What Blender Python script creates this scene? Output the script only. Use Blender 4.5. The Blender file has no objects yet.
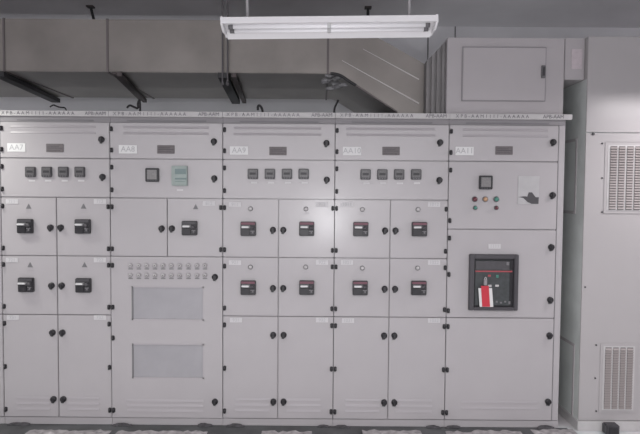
import bpy, bmesh, math, random
from mathutils import Vector, Matrix, Euler
random.seed(7)
C = bpy.context.scene.collection
R = math.radians

# ------------------------------------------------------------------ camera
F = 555.0; W_, H_ = 640, 434
CAM = Vector((0, -4.0, 1.70)); PITCH = -2.4; ROLL = 0.42
cam_rot = Euler((R(90 + PITCH), 0, 0)).to_matrix() @ Matrix.Rotation(R(ROLL), 3, 'Z')
cd = bpy.data.cameras.new('camera'); cam = bpy.data.objects.new('camera', cd); C.objects.link(cam)
cam.location = CAM; cam.rotation_euler = cam_rot.to_euler()
cd.sensor_width = 36; cd.lens = 36 * F / W_; cd.clip_start = .05
bpy.context.scene.camera = cam

def ray(px, py):
    return cam_rot @ Vector(((px - 320) / F, -(py - 217) / F, -1))
def at(px, py, Y=0.0):
    d = ray(px, py); t = (Y - CAM.y) / d.y
    return CAM + d * t
def atz(px, py, z):
    d = ray(px, py); t = (z - CAM.z) / d.z
    return CAM + d * t

# --------------------------------------------------------------- materials
def mat(name, col, rough=.5, metal=0., noise=0., nscale=6., bump=0., bscale=60., spec=.5, emis=None, coat=0., stretch=None, alpha=1):
    m = bpy.data.materials.new(name); m.use_nodes = True
    nt = m.node_tree; b = nt.nodes['Principled BSDF']
    b.inputs['Base Color'].default_value = (*col, 1); b.inputs['Roughness'].default_value = rough
    b.inputs['Metallic'].default_value = metal; b.inputs['Specular IOR Level'].default_value = spec
    b.inputs['Coat Weight'].default_value = coat
    tc = nt.nodes.new('ShaderNodeTexCoord'); mp = nt.nodes.new('ShaderNodeMapping')
    nt.links.new(tc.outputs['Object'], mp.inputs[0])
    if stretch: mp.inputs['Scale'].default_value = stretch
    if noise > 0:
        n = nt.nodes.new('ShaderNodeTexNoise'); n.inputs['Scale'].default_value = nscale; n.inputs['Detail'].default_value = 5
        nt.links.new(mp.outputs[0], n.inputs['Vector'])
        cr = nt.nodes.new('ShaderNodeValToRGB')
        cr.color_ramp.elements[0].position = .3; cr.color_ramp.elements[1].position = .7
        cr.color_ramp.elements[0].color = (*[c * (1 - noise) for c in col], 1)
        cr.color_ramp.elements[1].color = (*[min(1, c * (1 + noise)) for c in col], 1)
        nt.links.new(n.outputs['Fac'], cr.inputs[0]); nt.links.new(cr.outputs[0], b.inputs['Base Color'])
    if bump > 0:
        n2 = nt.nodes.new('ShaderNodeTexNoise'); n2.inputs['Scale'].default_value = bscale
        nt.links.new(mp.outputs[0], n2.inputs['Vector'])
        bp = nt.nodes.new('ShaderNodeBump'); bp.inputs['Strength'].default_value = bump; bp.inputs['Distance'].default_value = .01
        nt.links.new(n2.outputs['Fac'], bp.inputs['Height']); nt.links.new(bp.outputs[0], b.inputs['Normal'])
    return m
M = {}
M['paint'] = mat('cabinet_paint', (.345, .330, .338), .24, noise=.025, nscale=3, bump=.02, bscale=25)
M['rib'] = mat('pressed_louvre_paint', (.315, .298, .31), .4)
M['seam'] = mat('seam_grey', (.16, .155, .165), .6)
M['strip'] = mat('strip_paint', (.42, .41, .41), .45, noise=.06, nscale=14)
M['strip_dark'] = mat('strip_shadow_gap', (.22, .21, .22), .6)
M['ink'] = mat('faded_ink', (.12, .115, .125), .7)
M['black'] = mat('black_plastic', (.012, .011, .014), .4)
M['black2'] = mat('soft_black_plastic', (.02, .019, .022), .5)
M['dgrey'] = mat('dark_grey_plastic', (.05, .048, .053), .5)
M['mgrey'] = mat('mid_grey_plastic', (.13, .127, .133), .5)
M['plate'] = mat('nameplate_grey', (.105, .092, .096), .55, noise=.1, nscale=40)
M['white'] = mat('label_white', (.56, .56, .56), .5)
M['clab'] = mat('pale_label', (.45, .44, .45), .5)
M['labelink'] = mat('label_ink', (.33, .33, .34), .6)
M['lampwhite'] = mat('lamp_white', (.70, .69, .70), .35)
M['tube'] = mat('tube_glass', (.85, .84, .86), .15)
M['screen'] = mat('meter_screen', (.085, .082, .085), .35, noise=.35, nscale=120)
M['bigscreen'] = mat('display_screen', (.16, .155, .155), .35, noise=.2, nscale=90)
M['green'] = mat('pale_green_plastic', (.235, .28, .265), .45, noise=.08, nscale=30)
M['green2'] = mat('darker_green_screen', (.12, .17, .17), .3)
M['red'] = mat('red', (.42, .018, .035), .5)
M['redline'] = mat('dull_red_line', (.28, .05, .06), .5)
M['pinkred'] = mat('faded_red_strip', (.13, .05, .07), .5)
M['lamp_r'] = mat('dark_red_lens', (.11, .03, .04), .3)
M['lamp_y'] = mat('amber_lens', (.36, .22, .13), .3)
M['lamp_g'] = mat('green_lens', (.05, .18, .14), .3)
M['acb'] = mat('breaker_face', (.034, .039, .041), .5, noise=.25, nscale=30)
M['acb2'] = mat('breaker_face_upper', (.05, .048, .053), .5, noise=.1, nscale=30)
M['bezel'] = mat('breaker_bezel', (.045, .042, .048), .5)
M['pane'] = mat('window_pane_grey', (.28, .275, .29), .22, noise=.05, nscale=7)
M['sheet'] = mat('document_film', (.36, .355, .36), .3, noise=.06, nscale=14)
M['duct'] = mat('galvanised_steel', (.245, .228, .212), .38, metal=.6, noise=.16, nscale=2.2, bump=.12, bscale=9)
M['flange'] = mat('duct_flange', (.13, .115, .115), .55, metal=.2)
M['seal'] = mat('bright_seam', (.50, .48, .47), .4, metal=.3)
M['seal2'] = mat('crumpled_tape', (.16, .16, .165), .6, noise=.5, nscale=30)
M['fabric'] = mat('connector_canvas', (.19, .183, .183), .8, noise=.12, nscale=9)
M['iron'] = mat('black_iron', (.02, .02, .022), .6)
M['iron2'] = mat('rusty_iron', (.06, .05, .05), .7)
M['rod'] = mat('rod_steel', (.10, .095, .10), .5, metal=.3)
M['tubegrey'] = mat('conduit_grey', (.34, .33, .34), .4)
M['wall'] = mat('wall_grey', (.72, .71, .73), .8, noise=.05, nscale=3)
M['ceil'] = mat('ceiling_grey', (.70, .68, .70), .85, noise=.06, nscale=2)
M['box'] = mat('box_paint', (.36, .34, .348), .4, noise=.02, nscale=3)
M['box_in'] = mat('box_seam', (.24, .23, .24), .5)
M['unit'] = mat('unit_paint', (.345, .33, .333), .32, noise=.02, nscale=2)
M['unitside'] = mat('unit_side_steel', (.52, .55, .535), .5, noise=.12, nscale=4)
M['unitslat'] = mat('unit_louvre', (.25, .225, .22), .5)
M['unitback'] = mat('unit_louvre_back', (.13, .12, .12), .7)
M['putty'] = mat('sealing_putty', (.05, .048, .052), .9, noise=.4, nscale=60)
M['film'] = mat('dusty_film', (.30, .285, .29), .5, noise=.45, nscale=22)
M['wire'] = mat('black_wire', (.02, .02, .022), .5)

# floor: dark painted screed with greenish and dusty patches
def floor_mat():
    m = bpy.data.materials.new('floor_screed'); m.use_nodes = True; nt = m.node_tree; b = nt.nodes['Principled BSDF']
    tc = nt.nodes.new('ShaderNodeTexCoord'); n = nt.nodes.new('ShaderNodeTexNoise'); n.inputs['Scale'].default_value = 1.7; n.inputs['Detail'].default_value = 6
    nt.links.new(tc.outputs['Object'], n.inputs['Vector'])
    cr = nt.nodes.new('ShaderNodeValToRGB'); e = cr.color_ramp.elements
    e[0].position = .35; e[0].color = (.48, .46, .47, 1); e[1].position = .6; e[1].color = (.46, .51, .51, 1)
    x = e.new(.48); x.color = (.55, .53, .54, 1)
    nt.links.new(n.outputs['Fac'], cr.inputs[0]); nt.links.new(cr.outputs[0], b.inputs['Base Color']); b.inputs['Roughness'].default_value = .7
    return m
M['floor'] = floor_mat(); M['floor_band'] = mat('dark_floor_band', (.07, .072, .075), .7, noise=.4, nscale=4)

# ----------------------------------------------------------------- helpers
WORLD = {}          # world origin of each object
def props(o, label=None, cat=None, group=None, kind=None):
    if label: o['label'] = label
    if cat: o['category'] = cat
    if group: o['group'] = group
    if kind: o['kind'] = kind
    return o
def thing(name, loc, label, cat, group=None):
    o = bpy.data.objects.new(name, None); C.objects.link(o); o.location = loc; o.empty_display_size = .05
    WORLD[o] = Vector(loc); return props(o, label, cat, group)

class MB:
    def __init__(s): s.v = []; s.f = []; s.m = []; s.mats = []; s.sm = []
    def mi(s, k):
        if k not in s.mats: s.mats.append(k)
        return s.mats.index(k)
    def add_bm(s, bm, k, smooth=False):
        bm.verts.ensure_lookup_table(); n = len(s.v); i = s.mi(k)
        for j, v in enumerate(bm.verts): v.index = j
        s.v += [v.co.copy() for v in bm.verts]
        for f in bm.faces:
            s.f.append([n + v.index for v in f.verts]); s.m.append(i); s.sm.append(smooth)
        bm.free(); return s
    def box(s, x0, x1, y0, y1, z0, z1, k, bev=0.):
        bm = bmesh.new(); bmesh.ops.create_cube(bm, size=1)
        for v in bm.verts:
            v.co = Vector(((x0 + x1) / 2 + v.co.x * abs(x1 - x0), (y0 + y1) / 2 + v.co.y * abs(y1 - y0), (z0 + z1) / 2 + v.co.z * abs(z1 - z0)))
        if bev > 0: bmesh.ops.bevel(bm, geom=bm.edges[:], offset=bev, segments=2, affect='EDGES')
        return s.add_bm(bm, k)
    def cyl(s, a, b, r, k, seg=14, r2=None):
        a = Vector(a); b = Vector(b); d = b - a; bm = bmesh.new()
        bmesh.ops.create_cone(bm, cap_ends=True, segments=seg, radius1=r, radius2=r if r2 is None else r2, depth=d.length)
        q = d.to_track_quat('Z', 'Y').to_matrix().to_4x4(); q.translation = (a + b) / 2
        bmesh.ops.transform(bm, matrix=q, verts=bm.verts[:])
        return s.add_bm(bm, k, seg > 8)
    def ball(s, c, r, k, sc=(1, 1, 1), jit=0):
        bm = bmesh.new(); bmesh.ops.create_icosphere(bm, subdivisions=2, radius=r)
        for v in bm.verts:
            v.co = Vector((v.co.x * sc[0], v.co.y * sc[1], v.co.z * sc[2])) * (1 + random.uniform(-jit, jit)) + Vector(c)
        return s.add_bm(bm, k, jit == 0)
    def prism_y(s, pts, y0, y1, k):      # pts = [(x,z)] extruded along Y
        n = len(s.v); c = len(pts); i = s.mi(k)
        s.v += [Vector((p[0], y0, p[1])) for p in pts] + [Vector((p[0], y1, p[1])) for p in pts]
        fs = [list(range(c))[::-1], list(range(c, 2 * c))] + [[j, (j + 1) % c, c + (j + 1) % c, c + j] for j in range(c)]
        for f in fs: s.f.append([n + q for q in f]); s.m.append(i); s.sm.append(False)
        return s
    def prism_x(s, pts, x0, x1, k):      # pts = [(y,z)]
        n = len(s.v); c = len(pts); i = s.mi(k)
        s.v += [Vector((x0, p[0], p[1])) for p in pts] + [Vector((x1, p[0], p[1])) for p in pts]
        fs = [list(range(c)), list(range(c, 2 * c))[::-1]] + [[j, c + j, c + (j + 1) % c, (j + 1) % c] for j in range(c)]
        for f in fs: s.f.append([n + q for q in f]); s.m.append(i); s.sm.append(False)
        return s
    def tube(s, pts, r, k, seg=8):
        cu = bpy.data.curves.new('t', 'CURVE'); cu.dimensions = '3D'; cu.bevel_depth = r; cu.bevel_resolution = 2; cu.use_fill_caps = True
        sp = cu.splines.new('NURBS'); sp.points.add(len(pts) - 1); sp.use_endpoint_u = True; sp.order_u = 3; sp.resolution_u = 6
        for p, q in zip(sp.points, pts): p.co = (*q, 1)
        return s._curve(cu, k, Matrix.Identity(4), True)
    def text(s, txt, cx, cz, y, size, k, depth=.0006, sx=1.0):
        cu = bpy.data.curves.new('t', 'FONT'); cu.body = txt; cu.size = size; cu.extrude = depth; cu.align_x = 'CENTER'; cu.align_y = 'CENTER'; cu.resolution_u = 3
        m = Matrix.Translation((cx, y, cz)) @ Matrix.Rotation(R(90), 4, 'X') @ Matrix.Diagonal((sx, 1, 1, 1))
        return s._curve(cu, k, m, False)
    def _curve(s, cu, k, m, sm):
        o = bpy.data.objects.new('t', cu); C.objects.link(o)
        me = bpy.data.meshes.new_from_object(o.evaluated_get(bpy.context.evaluated_depsgraph_get()))
        me.transform(m); bm = bmesh.new(); bm.from_mesh(me)
        s.add_bm(bm, k, sm); bpy.data.objects.remove(o); bpy.data.curves.remove(cu); bpy.data.meshes.remove(me)
        return s
    def build(s, name, parent=None, bottom=False):
        lo = Vector([min(v[i] for v in s.v) for i in range(3)]); hi = Vector([max(v[i] for v in s.v) for i in range(3)])
        c = (lo + hi) / 2
        if bottom: c.z = lo.z
        me = bpy.data.meshes.new(name); me.from_pydata([v - c for v in s.v], [], s.f)
        for k in s.mats: me.materials.append(M[k])
        for p, i, sm in zip(me.polygons, s.m, s.sm): p.material_index = i; p.use_smooth = sm
        me.validate(); me.update()
        o = bpy.data.objects.new(name, me); C.objects.link(o); WORLD[o] = c
        if parent: o.parent = parent; o.location = c - WORLD[parent]
        else: o.location = c
        return o
def put(src, c, parent):
    """copy a small part to world centre c under another parent"""
    o = src.copy(); C.objects.link(o); o.parent = parent; o.location = Vector(c) - WORLD[parent]; WORLD[o] = Vector(c)
    return o
cache = {}
def piece(name, key, c, parent, maker):
    """maker(mb) builds the part centred on the origin; reused afterwards"""
    if key in cache: return put(cache[key], Vector(c) + cache[key + '_off'], parent)
    mb = MB(); maker(mb); o = mb.build(name, None)
    off = WORLD[o].copy(); w = Vector(c) + off
    o.parent = parent; o.location = w - WORLD[parent]; WORLD[o] = w
    cache[key] = o; cache[key + '_off'] = off
    return o

# ------------------------------------------------------------------ setting
YB = 1.62
zc = at(520, 27, YB).z
XL, XR = -4.6, 4.4
def struct(name, mb): return props(mb.build(name), kind='structure')
m = MB(); m.box(XL, XR, -7.5, YB, -.12, 0, 'floor'); struct('floor', m)
m = MB(); m.box(-4.4, at(566, 428, 0).x, -.30, -.0125, .0005, .004, 'floor_band'); struct('trim_1', m)  # plain dark band on the floor along the cabinet feet
m = MB(); m.box(XL, XR, -7.5, YB + .15, zc, zc + .12, 'ceil')
for k in range(0): m.box(-4.2 + k * 1.15, -4.185 + k * 1.15, -7.5, YB, zc - .002, zc + .001, 'seam')
struct('ceiling', m)
m = MB(); m.box(XL, XR, YB, YB + .15, -.12, zc, 'wall')
for px in (428, 455):
    x = at(px, 40, YB).x; m.box(x - .006, x + .006, YB - .003, YB + .01, 0, zc, 'mgrey')
struct('wall_back', m)
m = MB(); m.box(XL - .15, XL, -7.5, YB + .15, -.12, zc + .12, 'wall'); struct('wall_left', m)
m = MB(); m.box(XR, XR + .15, -7.5, YB + .15, -.12, zc + .12, 'wall'); struct('wall_right', m)

# ---------------------------------------------------------------- cabinets
S = F / 4.0                        # pixels per metre on the cabinet fronts
DEPTH = .92; T = .02               # body depth, door thickness (doors stand at y -.02 .. 0)
XB = [at(p, 270, 0).x for p in (3.5, 111.8, 223.2, 334, 446.3, 561.5)]
Zr = {}
def zrow(y): return at(320, y, 0).z
TOPZ = zrow(113.5)
Z_TOP, Z_A, Z_B, Z_C, Z_D, Z_BOT, Z_BASE = zrow(124.2), zrow(160.4), zrow(199.3), zrow(257.4), zrow(316), zrow(418), zrow(425.3)
Z_5B = zrow(228)

def hinge_m(mb):
    mb.box(-.0105, .0105, -.012, .010, -.017, .017, 'black', .004).cyl((0, -.012, -.015), (0, -.012, .015), .007, 'black2', 10)
def knob_m(mb):
    mb.cyl((0, 0, .004), (0, -.014, .004), .0225, 'black', 18, .021)
    mb.box(-.009, .009, -.026, -.010, -.020, .020, 'black2', .004)
    mb.box(-.014, .004, -.006, 0, -.026, -.010, 'dgrey', .002)
def meter_m(mb):
    mb.box(-.037, .037, -.016, 0, -.037, .037, 'dgrey', .004)
    mb.box(-.029, .029, -.0185, -.014, -.022, .030, 'screen')
    mb.box(-.022, .022, -.0195, -.018, -.006, .010, 'black2')
    for k in (-1, 0, 1): mb.box(-.004 + k * .018, .004 + k * .018, -.0195, -.015, -.033, -.026, 'mgrey')
def meterlabel_m(mb): mb.box(-.022, .022, -.002, 0, -.006, .006, 'clab')
def plate_m(mb):
    mb.box(-.062, .062, -.005, 0, -.030, .030, 'plate', .002)
    mb.box(-.054, .054, -.0058, -.004, -.003, .001, 'dgrey').box(-.054, .03, -.0058, -.004, .010, .013, 'dgrey').box(-.054, .04, -.0058, -.004, -.018, -.015, 'dgrey')
def breaker_m(mb, red=False):
    mb.box(-.054, .054, -.030, 0, -.051, .051, 'black2', .004)
    mb.box(-.050, .050, -.034, -.028, .030, .047, 'pinkred' if red else 'dgrey', .002)
    mb.box(-.046, .016, -.040, -.028, .004, .026, 'mgrey', .002)
    mb.box(-.044, .008, -.052, -.038, .008, .020, 'white', .003)
    mb.box(-.046, .012, -.038, -.028, -.046, -.004, 'black', .003)
    mb.cyl((.030, -.046, .008), (.030, -.028, .008), .015, 'dgrey', 14)
    mb.box(.018, .046, -.036, -.028, -.020, -.012, 'mgrey').box(.018, .042, -.036, -.028, -.036, -.030, 'dgrey')
    mb.cyl((.034, -.038, -.026), (.034, -.028, -.026), .006, 'mgrey', 8)
def tri_m(mb):
    mb.prism_y([(-.019, -.012), (.019, -.012), (0, .024)], -.003, 0, 'mgrey')
    mb.box(-.025, .025, -.002, 0, -.034, -.027, 'rib')
def ring_m(mb):
    mb.cyl((0, 0, 0), (0, -.006, 0), .017, 'mgrey', 16); mb.cyl((0, -.004, 0), (0, -.009, 0), .013, 'strip', 16)
    mb.box(-.022, .022, -.002, 0, -.034, -.027, 'rib')
def ribs(mb, x0, x1, zs, y=-T):
    for z in zs: mb.prism_x([(y + .001, z - .008), (y - .0035, z - .005), (y - .0005, z + .010), (y + .001, z + .010)], x0, x1, 'rib')

def door(cab, name, x0, x1, z0, z1, label=None, holes=(), rb=None):
    mb = MB(); g = .0025
    if not holes: mb.box(x0 + g, x1 - g, -T, -.001, z0 + g, z1 - g, 'paint', .0035)
    else:                                             # frame of bars around the window openings
        hx0, hx1 = holes[0][0], holes[0][1]
        mb.box(x0 + g, hx0, -T, -.001, z0 + g, z1 - g, 'paint').box(hx1, x1 - g, -T, -.001, z0 + g, z1 - g, 'paint')
        zz = [z1 - g]
        for h in holes: zz += [h[3], h[2]]
        zz.append(z0 + g)
        for k in range(0, len(zz), 2): mb.box(hx0, hx1, -T, -.001, zz[k + 1], zz[k], 'paint')
    if rb: ribs(mb, *rb)
    o = mb.build(name, cab)
    if label: o['label'] = label
    return o
def hinge(d, x, py): piece('hinge', 'hinge', (x, -T, at(320, py).z), d, hinge_m)
def onf(px, py, y=-T): q = at(px, py, -T); q.y = y; return q
def knob(d, px, py): piece('lock_handle', 'knob', onf(px, py), d, knob_m)
def idplate(d, px, py, txt, w=.13, h=.060, size=.055):
    q = onf(px, py); mb = MB(); mb.box(q.x - w / 2, q.x + w / 2, -T - .003, -T, q.z - h / 2, q.z + h / 2, 'white' if w > .1 else 'clab', .001)
    mb.text(txt, q.x, q.z, -T - .0032, size, 'labelink')
    o = mb.build('identification_label' if w > .1 else 'compartment_label', d); o['label'] = 'white label plate reading ' + txt if w > .1 else 'small pale compartment label'
def clabel(d, px, py, txt): idplate(d, px, py, txt, .088, .034, .034)

def cabinet_base(i, label):
    x0, x1 = XB[i], XB[i + 1]
    cab = thing('switchgear_cabinet', ((x0 + x1) / 2, DEPTH / 2, 0), label, 'electrical cabinet', 'switchgear cabinets in one row')
    e = .0008
    mb = MB(); mb.box(x0 + e, x1 - e, .0, DEPTH, Z_BASE + .03, TOPZ, 'paint')
    mb.box(x0 + e, x0 + .012, -.004, .0, Z_BOT, Z_TOP, 'seam').box(x1 - .012, x1 - e, -.004, .0, Z_BOT, Z_TOP, 'seam')
    mb.build('cabinet_body', cab)
    mb = MB(); mb.box(x0 + e, x1 - e, -.012, .05, Z_BASE, Z_BOT - .004, 'paint', .002)
    mb.box(x0 + e, x1 - e, .05, DEPTH, .0, Z_BASE + .03, 'dgrey').box(x0 + .01, x1 - .01, .02, .06, 0, Z_BASE, 'dgrey')
    mb.box(x0 + .01, x0 + .05, -.006, .03, 0, Z_BASE, 'paint')
    mb.build('plinth', cab)
    zt = Z_TOP + .002
    mb = MB(); mb.box(x0 + e, x1 - e, -.006, .0, zt, TOPZ - .03, 'strip_dark')
    mb.box(x0 + e, x1 + (.035 if i == 4 else -e), -.035, .0, TOPZ - .036, TOPZ + .002, 'strip', .002)
    mb.box(x0 + .12, x1 - .12, -.010, .0, zt + .008, zt + .016, 'seam')
    w = x1 - x0
    zt2 = TOPZ - .017
    mb.text('X P B - A A M 1 1 1 1 - A A A A A A', x0 + w * .36, zt2, -.036, .034, 'ink')
    mb.text('APB-AAM', x0 + w * .88, zt2, -.036, .036, 'ink')
    mb.build('top_rail', cab)
    return cab, x0, x1

HY = {'A': (130.8, 151.8), 'B': (168.8, 191.3), 'C': (208.2, 250), 'D': (266.3, 308), 'E': (324.8, 367.8, 410.3)}
def hinges(d, row, x, dy=0):
    for y in HY[row]: hinge(d, x, y + dy)

def std_cabinet(i, label, ident, knobs, meters, pairs, breakers, idp, plate, labels, red, tri, small):
    cab, x0, x1 = cabinet_base(i, label); hx = x0 + .014; hr = x1 - .014
    xm = onf(pairs['mid'], 258).x
    d = door(cab, 'top_door', x0, x1, Z_A, Z_TOP, rb=(x0 + .08, x1 - .10, (zrow(129), zrow(135))))
    hinges(d, 'A', hx); knob(d, *knobs[0]); idplate(d, idp[0], idp[1], ident)
    piece('nameplate', 'plate', onf(*plate), d, plate_m)
    d = door(cab, 'meter_door', x0, x1, Z_B, Z_A); hinges(d, 'B', hx); knob(d, *knobs[1])
    for mx, my in meters:
        piece('panel_meter', 'meter', onf(mx, my), d, meter_m)
        piece('meter_label', 'mlabel', onf(mx + 1, my + 8.7), d, meterlabel_m)
    for r, (za, zb) in {'C': (Z_C, Z_B), 'D': (Z_D, Z_C)}.items():
        L = door(cab, 'breaker_door', x0, xm, za, zb); Rr = door(cab, 'breaker_door', xm, x1, za, zb)
        hinges(L, r, hx); hinges(Rr, r, hr)
        knob(L, *pairs[r][0]); knob(Rr, *pairs[r][1])
        for dd, (bx, by), (tx, ty) in zip((L, Rr), breakers[r], tri[r]):
            key = 'breaker' + ('R' if red else '')
            piece('breaker_handle', key, onf(bx, by), dd, lambda mb: breaker_m(mb, red))
            piece('warning_mark' if small == 'tri' else 'indicator_lens', small, onf(tx, ty), dd, tri_m if small == 'tri' else ring_m)
        clabel(L, labels[0], labels[r], ident[2:] + ('11' if r == 'C' else '21')); clabel(Rr, labels[1], labels[r], ident[2:] + ('12' if r == 'C' else '22'))
    L = door(cab, 'cable_door', x0, xm, Z_BOT, Z_D, rb=(x0 + .09, xm - .06, (zrow(399), zrow(404.5), zrow(410))) )
    Rr = door(cab, 'cable_door', xm, x1, Z_BOT, Z_D, rb=(xm + .06, x1 - .09, (zrow(399), zrow(404.5), zrow(410))))
    hinges(L, 'E', hx); hinges(Rr, 'E', hr)
    for k in (0, 1): knob(L, *pairs['E'][k][0]); knob(Rr, *pairs['E'][k][1])
    clabel(L, labels[0] + 1, labels['E'], ident[2:] + '31'); clabel(Rr, labels[1], labels['E'], ident[2:] + '32')

std_cabinet(0, 'light grey switchgear cabinet marked AA7, four square meters, four breaker handles beneath triangle marks', 'AA7',
    [(101.7, 140), (102.8, 177.5)], [(31, 172), (47.3, 172), (63.8, 172), (80.3, 172)],
    {'mid': 57, 'C': [(50.8, 228), (61, 228)], 'D': [(51.8, 286), (62, 286)], 'E': [[(52.8, 333), (62.6, 333)], [(53.8, 399.5), (63.6, 399.5)]]},
    {'C': [(26.3, 226), (83.7, 226.3)], 'D': [(27.3, 284.5), (84.3, 285)]}, (16.5, 147.5), (55, 148),
    {0: 12, 1: 100, 'C': 201.5, 'D': 260, 'E': 317.5}, False, {'C': [(28.7, 207), (83.5, 207)], 'D': [(30.2, 265.5), (84.5, 265.5)]}, 'tri')
std_cabinet(2, 'light grey switchgear cabinet marked AA9, middle of the five, flash glow on its right edge', 'AA9',
    [(326.5, 143.7), (326.8, 180.3)], [(253, 174), (270, 174), (287, 174), (303.7, 174)],
    {'mid': 278.4, 'C': [(273, 230.5), (283.3, 230.5)], 'D': [(273, 288.6), (283.3, 288.6)], 'E': [[(273.2, 335.4), (283.6, 335.4)], [(273.4, 402), (283.6, 402)]]},
    {'C': [(248.5, 228.7), (306.8, 228.7)], 'D': [(248.5, 287.3), (306.8, 287.3)]}, (239, 150.5), (278, 151),
    {0: 235, 1: 322, 'C': 204.5, 'D': 262.5, 'E': 320}, True, {'C': [(250.5, 208.7), (306, 209)], 'D': [(250.5, 267), (305.7, 267)]}, 'ring')
std_cabinet(3, 'light grey switchgear cabinet marked AA10, four meters on upper door, left of the AA11 cabinet', 'AA10',
    [(440, 143), (439.3, 180.7)], [(365.5, 174.5), (382.2, 174.5), (399, 174.5), (416, 174.5)],
    {'mid': 389.7, 'C': [(385, 231), (395.5, 231)], 'D': [(384.6, 289.3), (395, 289.3)], 'E': [[(384, 336), (394.3, 336)], [(384, 402.7), (394.3, 402.7)]]},
    {'C': [(360.6, 229), (419, 229)], 'D': [(360, 287.6), (418.4, 287.6)]}, (352, 151), (391, 151),
    {0: 347, 1: 434, 'C': 204.5, 'D': 262.5, 'E': 320.5}, True, {'C': [(362.3, 209.5), (418, 209.5)], 'D': [(362.3, 268), (417.5, 268)]}, 'ring')

# neighbour cabinet at the left edge of the frame
XB.insert(0, XB[0] - .80)
cab, x0, x1 = cabinet_base(0, 'light grey switchgear cabinet of which only a sliver shows at the left picture edge')
for nm, za, zb in (('top_door', Z_A, Z_TOP), ('meter_door', Z_B, Z_A), ('breaker_door', Z_C, Z_B), ('breaker_door', Z_D, Z_C), ('cable_door', Z_BOT, Z_D)): door(cab, nm, x0, x1, za, zb)
XB.pop(0)
# cabinet AA8 with the window door
cab, x0, x1 = cabinet_base(1, 'light grey switchgear cabinet marked AA8 with two grey windows in its tall lower door')
hx = x0 + .014; hr = x1 - .014
d = door(cab, 'top_door', x0, x1, Z_A, Z_TOP, rb=(x0 + .10, x1 - .10, (zrow(129), zrow(135))))
hinges(d, 'A', hx); knob(d, 214, 142); idplate(d, 128, 149.3, 'AA8'); piece('nameplate', 'plate', onf(166, 149.5), d, plate_m)
d = door(cab, 'meter_door', x0, x1, Z_B, Z_A); hinges(d, 'B', hx); knob(d, 214.4, 179)
def dmeter_m(mb):
    mb.box(-.048, .048, -.02, 0, -.049, .049, 'black', .004).box(-.034, .034, -.0215, -.018, -.032, .036, 'bigscreen')
    for k in (-1.5, -.5, .5, 1.5): mb.box(k * .018 - .005, k * .018 + .005, -.0215, -.019, -.044, -.037, 'dgrey')
piece('display_meter', 'dmeter', onf(152.7, 175), d, dmeter_m)
q = onf(180, 176)
mb = MB(); mb.box(q.x - .056, q.x + .056, -T - .022, -T, q.z - .070, q.z + .072, 'green', .004)
mb.box(q.x - .030, q.x + .048, -T - .024, -T - .02, q.z + .012, q.z + .050, 'green2').box(q.x - .030, q.x + .040, -T - .0235, -T - .02, q.z - .042, q.z - .038, 'green2')
mb.box(q.x - .030, q.x + .052, -T - .0235, -T - .02, q.z - .026, q.z - .014, 'green2')
mb.build('protection_controller', d)['label'] = 'pale green controller box'
piece('meter_label', 'mlabel', onf(180, 190), d, meterlabel_m)
xm = onf(167.3, 230).x
L = door(cab, 'blank_door', x0, xm, Z_C, Z_B); Rr = door(cab, 'breaker_door', xm, x1, Z_C, Z_B)
hinges(L, 'C', hx); hinges(Rr, 'C', hr); knob(L, 161.8, 229); knob(Rr, 172, 229)
piece('breaker_handle', 'breaker', onf(190, 228), Rr, breaker_m); piece('warning_mark', 'tri', onf(195.7, 207.5), Rr, tri_m); clabel(Rr, 209, 203.5, '812')
w0, w1 = onf(131.8, 330).x, onf(204, 330).x
d = door(cab, 'window_door', x0, x1, Z_BOT, Z_C, holes=[(w0, w1, zrow(321), zrow(287)), (w0, w1, zrow(379), zrow(344))],
         rb=(x0 + .11, x1 - .14, (zrow(401), zrow(406), zrow(411))))
for a, b in ((321, 287), (379, 344)):
    mb = MB(); za, zb = zrow(a), zrow(b)
    mb.box(w0 - .002, w1 + .002, -T + .006, -.001, za - .002, zb + .002, 'pane')
    t = .010
    for bx in ((w0, w0 + t, za, zb), (w1 - t, w1, za, zb), (w0, w1, za, za + t), (w0, w1, zb - t, zb)):
        mb.box(bx[0], bx[1], -T + .0005, -T + .008, bx[2], bx[3], 'mgrey' if bx[1] - bx[0] < .02 and bx[0] == w0 else 'rib')
    mb.build('window_pane', d)['label'] = 'grey window pane'
for ix, px in enumerate((130.6, 138.9, 146.8, 155, 163.2, 171.5, 179.8, 188.6, 197.2, 205)):
    for py in (265.4, 275):
        def lens_m(mb):
            mb.cyl((0, 0, 0), (0, -.010, 0), .0165, 'rib', 14); mb.cyl((0, -.008, 0), (0, -.013, 0), .011, 'strip', 14)
            mb.cyl((0, -.0125, .0), (0, -.0145, 0), .0045, 'mgrey', 8); mb.box(-.016, .016, -.002, 0, -.029, -.022, 'mgrey')
        piece('indicator_lamp', 'lens', onf(px, py), d, lens_m)
hinges(d, 'D', hx); hinge(d, hx, 338.5); hinge(d, hx, 410.3); knob(d, 215, 277.5); knob(d, 215, 402)

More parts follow.
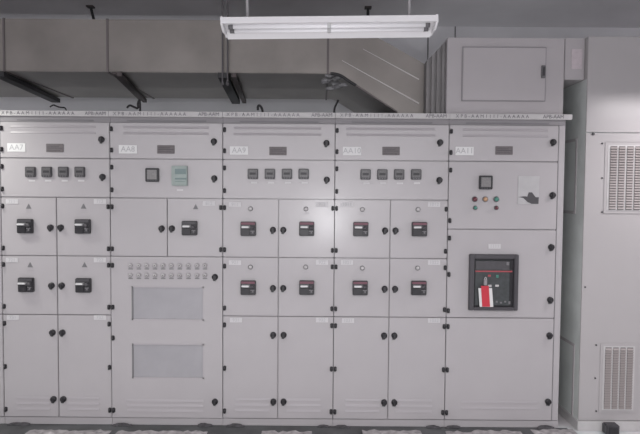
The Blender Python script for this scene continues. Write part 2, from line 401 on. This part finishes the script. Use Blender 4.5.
# cabinet AA11 with the big breaker
cab, x0, x1 = cabinet_base(4, 'widest switchgear cabinet marked AA11 with large black framed circuit breaker, at right end of row')
hx = x0 + .014; xr = onf(555.5, 270).x
mb = MB(); mb.box(xr + .004, x1 - .004, -.014, 0, Z_BOT, Z_TOP, 'paint', .002); mb.box(xr, xr + .004, -.012, 0, Z_BOT, Z_TOP, 'mgrey'); mb.build('side_post', cab)
d = door(cab, 'top_door', x0, xr, Z_A, Z_TOP, rb=(x0 + .10, xr - .08, (zrow(129), zrow(135))))
hinges(d, 'A', hx); knob(d, 553, 142.7); idplate(d, 464.5, 151, 'AA11'); piece('nameplate', 'plate', onf(504, 150.5), d, plate_m)
d = door(cab, 'control_door', x0, xr, Z_5B, Z_A); hinge(d, hx, 169.3); hinge(d, hx, 219.5); knob(d, 552.3, 195.7)
piece('display_meter', 'dmeter', onf(485.3, 182.5), d, dmeter_m)
for px, py, k, r in ((474.5, 199.2, 'lamp_r', .017), (485, 199.2, 'lamp_y', .017), (496, 199.2, 'lamp_g', .017), (475, 207.8, 'lamp_g', .013), (496, 207.8, 'lamp_r', .013)):
    q = onf(px, py); mb = MB(); mb.cyl((q.x, -T, q.z), (q.x, -T - .010, q.z), r + .003, 'mgrey', 16); mb.cyl((q.x, -T - .008, q.z), (q.x, -T - .022, q.z), r, k, 16, r * .8)
    mb.build('push_button', d)['label'] = {'lamp_r': 'dark red push button', 'lamp_y': 'amber push button', 'lamp_g': 'dark green push button'}[k]
a = onf(518.3, 176); b = onf(538.7, 204.2)
mb = MB(); mb.box(a.x, b.x, -T - .003, -T, b.z, a.z, 'sheet')
P = lambda u, v: (a.x + (b.x - a.x) * u, b.z + (a.z - b.z) * v)
mb.prism_y([P(0, .25), P(.25, .22), P(.45, .08), P(.65, .01), P(.98, .01), P(.99, .25), P(.84, .25), P(.66, .42), P(.5, .42), P(.44, .27), P(.3, .28)][::-1], -T - .004, -T - .002, 'dgrey')
mb.build('document_sheet', d)['label'] = 'grey sheet with a dark silhouette at its foot'
d = door(cab, 'breaker_door', x0, xr, Z_D, Z_5B, label='door with the large breaker')
for y in (236.8, 273, 309): hinge(d, hx, y)
knob(d, 551, 247.6); knob(d, 550, 300.3); clabel(d, 494.5, 246.3, '1111')
a = onf(468.9, 253.9); b = onf(516.5, 310.0); i0 = onf(473.7, 258.3); i1 = onf(512.4, 306.5)
mb = MB()
for bx in ((a.x, i0.x, b.z, a.z), (i1.x, b.x, b.z, a.z), (i0.x, i1.x, i0.z, a.z), (i0.x, i1.x, b.z, i1.z)): mb.box(bx[0], bx[1], -T - .028, -T, bx[2], bx[3], 'bezel', .004)
mb.box(i0.x, i1.x, -T - .004, -T, i1.z, i0.z, 'black')
mb.box(i0.x + .008, i1.x - .03, -T - .016, -T - .003, i1.z + .01, i0.z - .012, 'acb', .003)
zr = onf(490, 271).z
mb.box(i0.x + .010, i1.x - .032, -T - .018, -T - .014, zr + .010, i0.z - .015, 'acb2', .002)
mb.box(i0.x + .008, i1.x - .012, -T - .020, -T - .012, zr - .005, zr + .005, 'redline')
br = mb.build('circuit_breaker', d)
def bit(name, px, py, w, h, y0, k):
    q = onf(px, py); MB().box(q.x - w, q.x + w, -T - y0, -T - .0155, q.z - h, q.z + h, k, .001).build(name, d)
bit('push_button', 488.5, 275.3, .010, .007, .021, 'redline'); bit('push_button', 496.5, 276, .009, .010, .021, 'lamp_g')
bit('indicator_flag', 496.3, 285.3, .013, .007, .0185, 'strip'); bit('indicator_flag', 489, 285.5, .013, .008, .0185, 'strip')
for k in range(4): bit('rating_mark', 496 + k * 4.2, 301.3 + (k % 2), .007, .006 + .005 * (k == 3), .0185, 'mgrey')
bit('push_button', 507, 263.3, .010, .012, .021, 'mgrey')
d = door(cab, 'cable_door', x0, xr, Z_BOT, Z_D, rb=(x0 + .12, xr - .10, (zrow(400), zrow(406))))
for y in (324.8, 367.8, 410.3): hinge(d, hx, y)
knob(d, 549.3, 335.8); knob(d, 547.8, 402)

# red and white warning tag hanging on the large breaker
a = onf(477.3, 287.3); b = onf(491, 306)
tg = thing('warning_tag', ((a.x + b.x) / 2, -.056, b.z), 'red and white warning tag hanging on the large black framed circuit breaker', 'warning tag')
mb = MB(); sk = .012
def quad(mb, x0_, x1_, z0_, z1_, y0, y1, k): mb.prism_y([(x0_ + sk, z0_), (x1_ + sk, z0_), (x1_, z1_), (x0_, z1_)], y0, y1, k)
quad(mb, a.x - .002, b.x - .006, b.z, a.z, -.055, -.0515, 'white'); c = mb.build('tag_card', tg); c['label'] = 'white card'
mb = MB(); quad(mb, onf(479.3, 296).x, onf(487, 296).x, b.z + .002, onf(484, 285).z, -.058, -.0552, 'red'); c = mb.build('tag_stripe', tg); c['label'] = 'red stripe'
q = onf(484, 281.5); mb = MB(); mb.box(q.x - .011, q.x + .011, -.062, -.0375, q.z - .022, q.z + .022, 'strip_dark', .003)
mb.tube([(q.x - .007, -.057, q.z + .02), (q.x - .006, -.057, q.z + .036), (q.x + .006, -.057, q.z + .036), (q.x + .007, -.057, q.z + .02)], .0025, 'strip'); mb.build('padlock', tg)['label'] = 'grey padlock'

# ------------------------------------------------- box above the AA11 cabinet
bx0, bx1 = at(447.3, 75, 0).x, at(564.7, 75, 0).x; bz1 = at(505, 37.3, 0).z
t = thing('junction_box', ((bx0 + bx1) / 2, .45, TOPZ), 'large grey sheet metal box with one hatch standing on the AA11 cabinet', 'metal box')
z0 = TOPZ + .004
mb = MB(); mb.box(bx0, bx1, .012, .90, z0, bz1, 'box', .003)
for k in range(9): mb.box(bx0 - .006, bx0, .07 + k * .09, .10 + k * .09, z0 + .01, bz1 - .02, 'fabric')
mb.build('box_body', t)
p0 = at(462.5, 46.5, 0); p1 = at(545.5, 101.5, 0)
mb = MB(); mb.box(p0.x, p1.x, .003, .012, p1.z, p0.z, 'box_in'); mb.box(p0.x + .007, p1.x - .007, -.003, .010, p1.z + .007, p0.z - .007, 'box', .002)
h = mb.build('hatch', t)
q = at(543, 72, -.003); mb = MB(); mb.box(q.x - .014, q.x + .014, -.016, -.003, q.z - .045, q.z + .045, 'mgrey', .003).box(q.x - .006, q.x + .006, -.030, -.014, q.z - .030, q.z + .030, 'dgrey', .003); mb.build('handle', h)

# plenum running right from the box above the gap
u0 = at(587.7, 100, -.04).x
pz0 = at(577, 79.5, 0).z; pz1 = at(600, 37.5, 0).z
ux0 = at(582.3, 270, -.04).x
t = thing('plenum_duct', ((bx1 + ux0) / 2, .45, pz0), 'grey plenum box bridging from junction box to the air conditioning unit', 'air plenum')
mb = MB(); mb.box(bx1 + .002, ux0 - .002, .006, .90, pz0, bz1, 'box', .003); mb.build('plenum_body', t)
q0 = at(572, 49, 0); q1 = at(582, 69, 0)
mb = MB(); mb.box(q0.x, q1.x, .002, .006, q1.z, q0.z, 'box_in'); o = mb.build('nameplate', t)
o.data.materials[0] = mat('pale_pink_plate', (.44, .39, .41), .6, noise=.08, nscale=30)

# -------------------------------------------------- air conditioning unit
ux0 = at(582.3, 270, -.04).x; ux1 = 3.2; uy = -.04
utop = bz1
t = thing('air_conditioning_unit', ((ux0 + ux1) / 2, .4, 0), 'tall off-white floor standing air conditioning unit with louvred grilles at right edge', 'air conditioning unit')
mb = MB(); mb.box(ux0, ux1, uy + .012, .88, .07, pz0 - .002, 'unitside').box(ux0, ux1, uy + .012, .88, pz0 - .002, utop - .001, 'unit')
mb.build('casing', t)['label'] = 'dark grey green side and casing'
zl = at(612, 132.7, uy).z
mb = MB(); mb.box(ux0, ux1, uy, uy + .012, zl + .003, utop, 'unit', .002); up = mb.build('upper_panel', t)
mb = MB(); mb.box(ux0, ux1, uy, uy + .012, .075, zl - .003, 'unit', .002); lp = mb.build('front_panel', t)
mb = MB(); mb.box(ux0 - .01, ux1, uy - .015, .88, 0, .07, 'strip', .003); mb.build('plinth', t)
def grille(px0, px1, py0, py1, cols, n, name='louvre_grille'):
    a = at(px0, py0, uy); b = at(px1, py1, uy)
    mb = MB(); fr = .022
    mb.box(a.x - fr, b.x + fr, uy - .004, uy, b.z - fr, a.z + fr, 'unit', .002)
    mb.box(a.x, b.x, uy - .0055, uy - .004, b.z, a.z, 'strip')
    for (c0, c1) in cols:
        x0_, x1_ = at(c0, (py0 + py1) / 2, uy).x, at(c1, (py0 + py1) / 2, uy).x
        mb.box(x0_, x1_, uy - .0065, uy - .005, b.z + .008, a.z - .008, 'unitback')
        for k in range(n):
            z = b.z + .012 + (a.z - b.z - .024) * (k + .5) / n; hh = (a.z - b.z) / n * .36
            mb.prism_x([(uy - .006, z - hh), (uy - .016, z - hh), (uy - .006, z + hh)], x0_, x1_, 'unitslat')
    mb.build(name, t)
grille(608, 648, 145, 211, ((609.3, 616), (617.7, 624), (625.9, 632.3), (634, 640.5), (642, 647.5)), 24)
grille(603.3, 632.8, 346, 410, ((604.3, 610.3), (612, 617.4), (619.2, 624.3), (626, 631.8)), 24)
for px, py in ((593, 134), (602, 143.5), (602, 212), (602, 178), (585, 287), (596, 345), (595, 378), (596, 411)):
    q = at(px, py, uy); mb = MB(); mb.cyl((q.x, uy - .006, q.z), (q.x, uy, q.z), .010 if py == 134 else .006, 'dgrey', 10); mb.build('screw', up if py < 133 else lp)
# louvre frames on the dark side face
for px, py0, py1, yy in ((578, 138, 214, .085), (573.5, 344, 422, .04)):
    za, zb = at(px, py0, yy).z, at(px, py1, yy).z
    mb = MB(); mb.box(ux0 - .006, ux0, yy, yy + .022, zb, za, 'box', .002).box(ux0 - .006, ux0, yy + .50, yy + .522, zb, za, 'box', .002)
    mb.box(ux0 - .006, ux0, yy + .022, yy + .50, za - .022, za, 'box', .002).box(ux0 - .006, ux0, yy + .022, yy + .50, zb, zb + .022, 'box', .002)
    mb.build('side_panel_frame', t)
# dark object at the foot of the unit
q = atz(608, 432, 0); q.y = uy - .075
mb = MB(); mb.box(q.x - .045, q.x + .05, q.y - .02, q.y + .05, 0, .075, 'dgrey', .008).box(q.x - .03, q.x + .035, q.y - .025, q.y - .018, .015, .06, 'black2', .003)
props(mb.build('foot_box', bottom=True), 'small dark box lying on the floor before the air conditioning unit', 'box')

# -------------------------------------------------------------------- duct
DY0, DY1 = .15, 1.28
dz0 = at(170, 72.3, DY0).z; dz1 = at(170, 19.5, DY0).z
t = thing('air_duct', (-1.2, .7, dz0), 'long galvanised rectangular air duct hanging above the cabinets and bending down at right', 'air duct')
def X(px, py=46): return at(px, py, DY0).x
joints = [X(4), X(107.5), X(328)]
for a, b in ((-4.4, joints[0]), (joints[0], joints[1]), (joints[1], joints[2])):
    mb = MB(); mb.box(a + .002, b - .002, DY0, DY1, dz0, dz1, 'duct', .006); mb.build('duct_section', t)
for jx in joints:
    mb = MB()
    mb.box(jx - .008, jx + .008, DY0 - .006, DY0, dz0 - .006, dz1 + .002, 'flange', .002).box(jx - .008, jx + .008, DY1, DY1 + .014, dz0 - .006, dz1 + .002, 'flange', .002)
    mb.box(jx - .008, jx + .008, DY0, DY1, dz0 - .006, dz0, 'flange').box(jx - .008, jx + .008, DY0, DY1, dz1, dz1 + .002, 'flange')
    mb.build('flange', t)
def PZ(px, py):
    q = at(px, py, DY0); return (q.x, q.z)
zmin = TOPZ + .01
xe = at(424, 80, DY0).x
pts = [(joints[2] + .008, dz1), PZ(345, 20), PZ(391, 45)]
e0 = PZ(391, 45); e1 = PZ(430, 67); sl = (e1[1] - e0[1]) / (e1[0] - e0[0]); pts.append((xe, e0[1] + sl * (xe - e0[0])))
lo0 = PZ(345, 78.5); lo1 = PZ(398, 113); sl2 = (lo1[1] - lo0[1]) / (lo1[0] - lo0[0])
xz = lo0[0] + (zmin - lo0[1]) / sl2
pts += [(xe, zmin), (xz, zmin), lo0, PZ(340, 75.2), PZ(335, 73.2), (joints[2] + .008, dz0)]
mb = MB(); mb.prism_y(pts[::-1], DY0, DY1, 'duct')
mb.build('duct_elbow', t)
def seam(p, q, w=.004, k='seal'):
    a = at(*p, DY0); b = at(*q, DY0); return MB().cyl((a.x, DY0 - .001, a.z), (b.x, DY0 - .001, b.z), w * .3, k, 8, w)
seam((363, 49), (419, 79.5), .0045).build('seam', t); seam((342, 60.5), (419, 103.5), .006).build('seam', t)
mb = MB()
for p, q in (((330, 73), (337, 74)), ((337, 74), (346, 79)), ((346, 79), (397, 112))):
    a = at(*p, DY0); b = at(*q, DY0); mb.cyl((a.x, DY0 - .002, a.z), (b.x, DY0 - .002, b.z), .007, 'flange', 8)
mb.build('lower_edge', t)
# loose grey tape and thick mastic under the bend
mb = MB(); random.seed(3); st = []
for k in range(9):
    q = at(330 + 8 * math.sin(k * 1.3) + k * .8, 75.5 + k * 1.6, DY0 + .02 + .02 * (k % 3)); st.append(q)
for k in range(9): mb.ball(tuple(st[k]), .028, 'seal2', (1.3, .5, .55), .25)
mb.build('loose_tape', t)
mb = MB(); mb.tube([at(331, 73.5, DY0 - .004), at(337, 74, DY0 - .004), at(343, 76.8, DY0 - .004), at(348, 80.5, DY0 - .004), at(356, 85.5, DY0 - .004)], .011, 'iron'); mb.build('mastic_bead', t)
# pleated connector between duct and junction box
mb = MB(); xa = xe + .001; xb = bx0 - .0075; n = 7
a_top = pts[3][1]; b_top = bz1 - .02
for k in range(n):
    u0_, u1_ = k / n, (k + 1) / n; xs, xf = xa + (xb - xa) * u0_, xa + (xb - xa) * u1_; off = .018 * (k % 2)
    za, zb = a_top + (b_top - a_top) * u0_, a_top + (b_top - a_top) * u1_
    mb.prism_y([(xs, zmin), (xf, zmin), (xf, zb), (xs, za)], .06 + off, .88 - off, 'fabric')
mb.build('flexible_connector', t)['label'] = 'dark pleated connector'

# hangers under the duct
def hanger(f, b, k, w, label, rods=(), double=None):
    pf = at(*f, DY0 - .03); pb = at(*b, DY1 + .03); z1 = dz0 - .0065
    t = thing('duct_hanger', (pf.x, pf.y, z1 - w), label, 'duct hanger', 'hangers under the air duct')
    mb = MB(); d = Vector((pb.x - pf.x, pb.y - pf.y, 0)).normalized(); s = Vector((d.y, -d.x, 0))
    def bar(p, q, wx, wz):
        p = Vector((p.x, p.y, 0)); q = Vector((q.x, q.y, 0)); n0 = len(mb.v); i = mb.mi(k)
        for c in (p, q):
            for sx, sz in ((-1, 0), (1, 0), (1, 1), (-1, 1)): mb.v.append(c + s * sx * wx / 2 + Vector((0, 0, z1 - wz * (1 - sz))))
        for fc in ((0, 1, 2, 3), (7, 6, 5, 4), (0, 4, 5, 1), (1, 5, 6, 2), (2, 6, 7, 3), (3, 7, 4, 0)): mb.f.append([n0 + x for x in fc]); mb.m.append(i); mb.sm.append(False)
    bar(pf, pb, w, w * .5); mb.build('angle_beam', t)
    if double:
        mb = MB(); k = 'iron2'; bar(pf + s * (w + double), pb + s * (w + double), .035, .03); mb.build('angle_beam', t)
    for px in rods:
        x = at(px, 50, DY0 - .03).x; mb = MB(); mb.cyl((x, DY0 - .03, z1 - w - .02), (x, DY0 - .03, zc - .001), .006, 'rod', 8); mb.cyl((x, DY0 - .03, z1 - w - .012), (x, DY0 - .03, z1 - w), .013, 'rod', 6); mb.build('threaded_rod', t)
    return t
hanger((-2, 73), (56, 97), 'iron', .075, 'black iron duct hanger, leftmost under the duct')
hanger((114, 73), (141, 98), 'iron2', .03, 'thin rusty duct hanger in the middle between the two black ones', (), .006)
hanger((223, 73), (236, 101), 'iron', .075, 'black duct hanger with double beam and threaded rods behind the lamp', (222.5, 227.5), .004)
# rods from the ceiling to the duct's top
for p, q, label in (((90.5, 6), (101, 20), 'short black slanted rod between ceiling and left part of the duct'), ((368, 7), (368, 30), 'short black rod behind the hanging lamp, from ceiling down to the bend of the duct')):
    a = atz(*p, zc); b = at(*q, a.y); zt = dz1 + .002
    if p[0] > 300:
        zt = e0[1] + sl * (a.x - e0[0]) + .002
    else: b = at(q[0], q[1] + 3, a.y)
    mb = MB(); mb.cyl((a.x, a.y, zc - .001), (b.x, a.y, zt), .013, 'iron', 8); mb.box(a.x - .03, a.x + .03, a.y - .03, a.y + .03, zc - .014, zc - .001, 'iron2')
    props(mb.build('ceiling_rod'), label, 'rod')

# loose wires above the cabinets
def wire(pts, r, label, Y0=.02):
    mb = MB(); P_ = [at(x, y, Y) for x, y, Y in pts]
    mb.tube(P_, r, 'wire'); props(mb.build('loose_wire'), label, 'wire', 'loose wires on top of the cabinets')
wire([(50, 107, .3), (53, 104.5, .3), (56, 106, .3), (60, 107.5, .3), (67, 107.5, .3), (67, 117, .3)], .0055, 'short curled black wire on top of the AA7 cabinet')
wire([(127, 108, .3), (129, 104.5, .3), (134, 107, .3), (138.5, 109, .3), (137.5, 103, .3), (140.5, 98, .3), (140, 117, .3)], .008, 'zigzag black wire on top of the AA8 cabinet')
wire([(258, 110, .3), (257.5, 106, .3), (260, 105, .3), (263, 110.5, .3), (263, 117, .3)], .009, 'tiny black wire end on top of the AA9 cabinet')
wire([(338.5, 100, .3), (335.5, 105, .3), (334, 111, .3), (334, 118, .3)], .008, 'black wire dangling below the bend of the duct')

# ------------------------------------------------------- fluorescent lamp
LY = -.95
a = at(220.3, 20, LY); b = at(438.2, 20, LY); lz = at(329, 16, LY).z; lx = (a.x + b.x) / 2; hw = (b.x - a.x) / 2
zf = at(329, 22.3, LY).z                          # lower edge of the near side
yF = LY + .165; zfar = at(329, 38.4, yF).z; zfar1 = at(329, 31.6, yF - .03).z
t = thing('fluorescent_lamp', (lx, LY + .08, lz), 'white twin tube fluorescent lamp hanging in front of the air duct', 'ceiling lamp')
mb = MB()
# folded sheet section (y, z): near side, spine, far reflector
mb.prism_x([(LY, zf), (LY, lz), (LY + .12, lz + .0), (yF + .003, zfar + .006), (yF, zfar), (yF - .035, zfar1), (LY + .09, zf - .002), (LY + .035, zf + .008)], lx - hw + .012, lx + hw - .012, 'lampwhite')
mb.build('reflector', t)
for sx in (-1, 1):
    mb = MB(); xx = lx + sx * hw
    mb.prism_x([(LY - .002, zf - .004), (LY - .002, lz + .003), (LY + .12, lz + .003), (yF, zfar + .01), (yF - .03, zfar1 - .012), (LY + .06, zf - .030)], xx - .012 if sx > 0 else xx, xx if sx > 0 else xx + .012, 'lampwhite')
    mb.build('end_cap', t)
for dy, pyy in ((.055, 26.0), (.105, 30.0)):
    z = at(329, pyy, LY + dy).z
    mb = MB(); mb.cyl((lx - hw + .06, LY + dy, z), (lx + hw - .06, LY + dy, z), .0125, 'tube', 14)
    tb = mb.build('fluorescent_tube', t)
    for sx in (-1, 1):
        mb = MB(); mb.cyl((lx + sx * (hw - .035), LY + dy, z), (lx + sx * (hw - .06), LY + dy, z), .014, 'mgrey', 12); mb.build('tube_socket', tb)
    mb = MB(); mb.box(lx - .010, lx + .010, LY + dy - .017, LY + dy + .016, z - .015, z + .02, 'white', .003); mb.build('tube_clip', tb)
for px in (247.5, 409.5):
    x = at(px, 8, LY + .06).x; mb = MB(); zc_ = zc; zc = zc - (x - lx) * math.tan(R(1.0)) - .0006; mb.cyl((x, LY + .06, lz), (x, LY + .06, zc - .012), .0085, 'tubegrey', 10); mb.cyl((x, LY + .06, zc - .012), (x, LY + .06, zc - .001), .035, 'tubegrey', 16); mb.build('suspension_tube', t); zc = zc_
t.rotation_euler = (0, R(-1.0), 0)

# -------------------------------------------------- putty lumps and litter
lumps = ((16, 423, 'left foot of the AA7 cabinet'), (24, 424, None), (122, 424.5, 'foot between the AA7 and AA8 cabinets'), (205, 425, 'right foot of the AA8 cabinet'),
         (236, 425.5, 'foot between the AA8 and AA9 cabinets'), (323, 425, 'right foot of the AA9 cabinet'), (341, 424.5, 'left foot of the AA10 cabinet'), (433, 425.5, 'right foot of the AA10 cabinet'),
         (453, 425, 'left foot of the AA11 cabinet'), (545, 424.5, 'right foot of the AA11 cabinet'))
for px, py, lb in lumps:
    q = at(px, py, -.03); mb = MB(); w = random.uniform(.035, .05)
    mb.ball((q.x, -.032, .010), w, 'putty', (1.3, .32, .38), .18)
    for k in range(3): mb.ball((q.x + random.uniform(-.06, .06), -.036, .006), w * .5, 'putty', (1.2, .5, .5), .2)
    for v in mb.v: v.z = max(v.z, .0045); v.y = min(v.y, -.014)
    props(mb.build('putty_lump', bottom=True), 'dark lump of sealing putty at the ' + lb if lb else 'dark putty crumb just right of the first lump, below the AA7 cabinet', 'putty', 'dark putty lumps along the cabinet feet')

def film(px0, px1, py0, label, h=.012):
    n = max(6, int((px1 - px0) / 4)); a = atz(px0, py0, 0); b = atz(px1, py0, 0); bm = bmesh.new(); rows = []
    yf = min(a.y, b.y) - .30
    for j in range(7):
        r_ = []
        for i in range(n + 1):
            u = i / n; y0_ = a.y + (b.y - a.y) * u + random.uniform(-.022, .014) * (j == 0)
            x = a.x + (b.x - a.x) * u; y = y0_ + (yf - y0_) * j / 6 + random.uniform(-.008, .008)
            r_.append(bm.verts.new((x, y, .0065 + random.random() ** 2 * h * (.4 if j == 0 else 1))))
        rows.append(r_)
    for j in range(6):
        for i in range(n): bm.faces.new((rows[j][i], rows[j + 1][i], rows[j + 1][i + 1], rows[j][i + 1]))
    geo = bmesh.ops.extrude_face_region(bm, geom=bm.faces[:])
    for v in geo['geom']:
        if isinstance(v, bmesh.types.BMVert): v.co.z = .0045
    bmesh.ops.recalc_face_normals(bm, faces=bm.faces[:])
    mb = MB(); mb.add_bm(bm, 'film'); props(mb.build('plastic_film', bottom=True), label, 'plastic film', 'crumpled film on the floor')
film(30, 112, 431, 'crumpled dusty film on the floor before the AA7 cabinet')
film(118, 208, 432, 'crumpled dusty film on the floor before the AA8 cabinet')
film(262, 312, 432.3, 'small crumpled film on the floor before the AA9 cabinet')
film(362, 420, 431.3, 'crumpled dusty film on the floor before the AA10 cabinet')
film(445, 520, 431.8, 'crumpled dusty film on the floor before the AA11 cabinet')
film(530, 572, 430, 'crumpled dusty film on the floor before the gap beside the air conditioning unit')

# ---------------------------------------------------------------- lighting
def area(name, loc, target, sx, sy, power, col=(1, 1, 1), spread=180):
    l = bpy.data.lights.new(name, 'AREA'); l.shape = 'RECTANGLE'; l.size = sx; l.size_y = sy; l.energy = power; l.color = col; l.spread = R(spread)
    o = bpy.data.objects.new(name, l); C.objects.link(o); o.location = loc
    o.rotation_euler = (Vector(target) - Vector(loc)).to_track_quat('-Z', 'Y').to_euler(); return o
area('lamp_left', (-2.62, -.50, 2.36), (-2.62, -.50, 0), .4, .15, 14, (1, 1, .94))
area('lamp_row_middle', (-.3, -2.9, 2.5), (-.3, -2.9, 0), 5.0, .3, 90, (1, .97, .98))
area('lamp_row_rear', (-.5, -5.6, 2.5), (-.5, -5.6, 0), 5.0, .3, 108, (1, .97, .98))
area('aisle_fill_behind', (-.8, 1.2, 1.75), (-.8, 1.5, 2.6), 6.0, .12, 7, (.93, .97, 1))  # added unseen fill, not a known lamp: lifts back wall and duct underside
area('rear_fill', (-.5, -7.2, 1.5), (-.5, 0, 1.0), 5.0, 1.8, 72, (1, .98, .99))  # broad fill added behind the camera; no window is known there
area('lamp_right', (2.75, -.62, 2.44), (2.75, -.62, 0), 1.0, .15, 23, (1, .95, .97))
area('flash', (.10, -3.98, 1.33), (.10, 0, 1.33), .10, .10, 16, (.97, .97, 1))
w = bpy.data.worlds.new('world'); bpy.context.scene.world = w; w.use_nodes = True
w.node_tree.nodes['Background'].inputs[0].default_value = (.9, .92, 1, 1); w.node_tree.nodes['Background'].inputs[1].default_value = .6
vs = bpy.context.scene.view_settings
vs.view_transform = 'Standard'; vs.look = 'None'; vs.gamma = 1; vs.exposure = 0
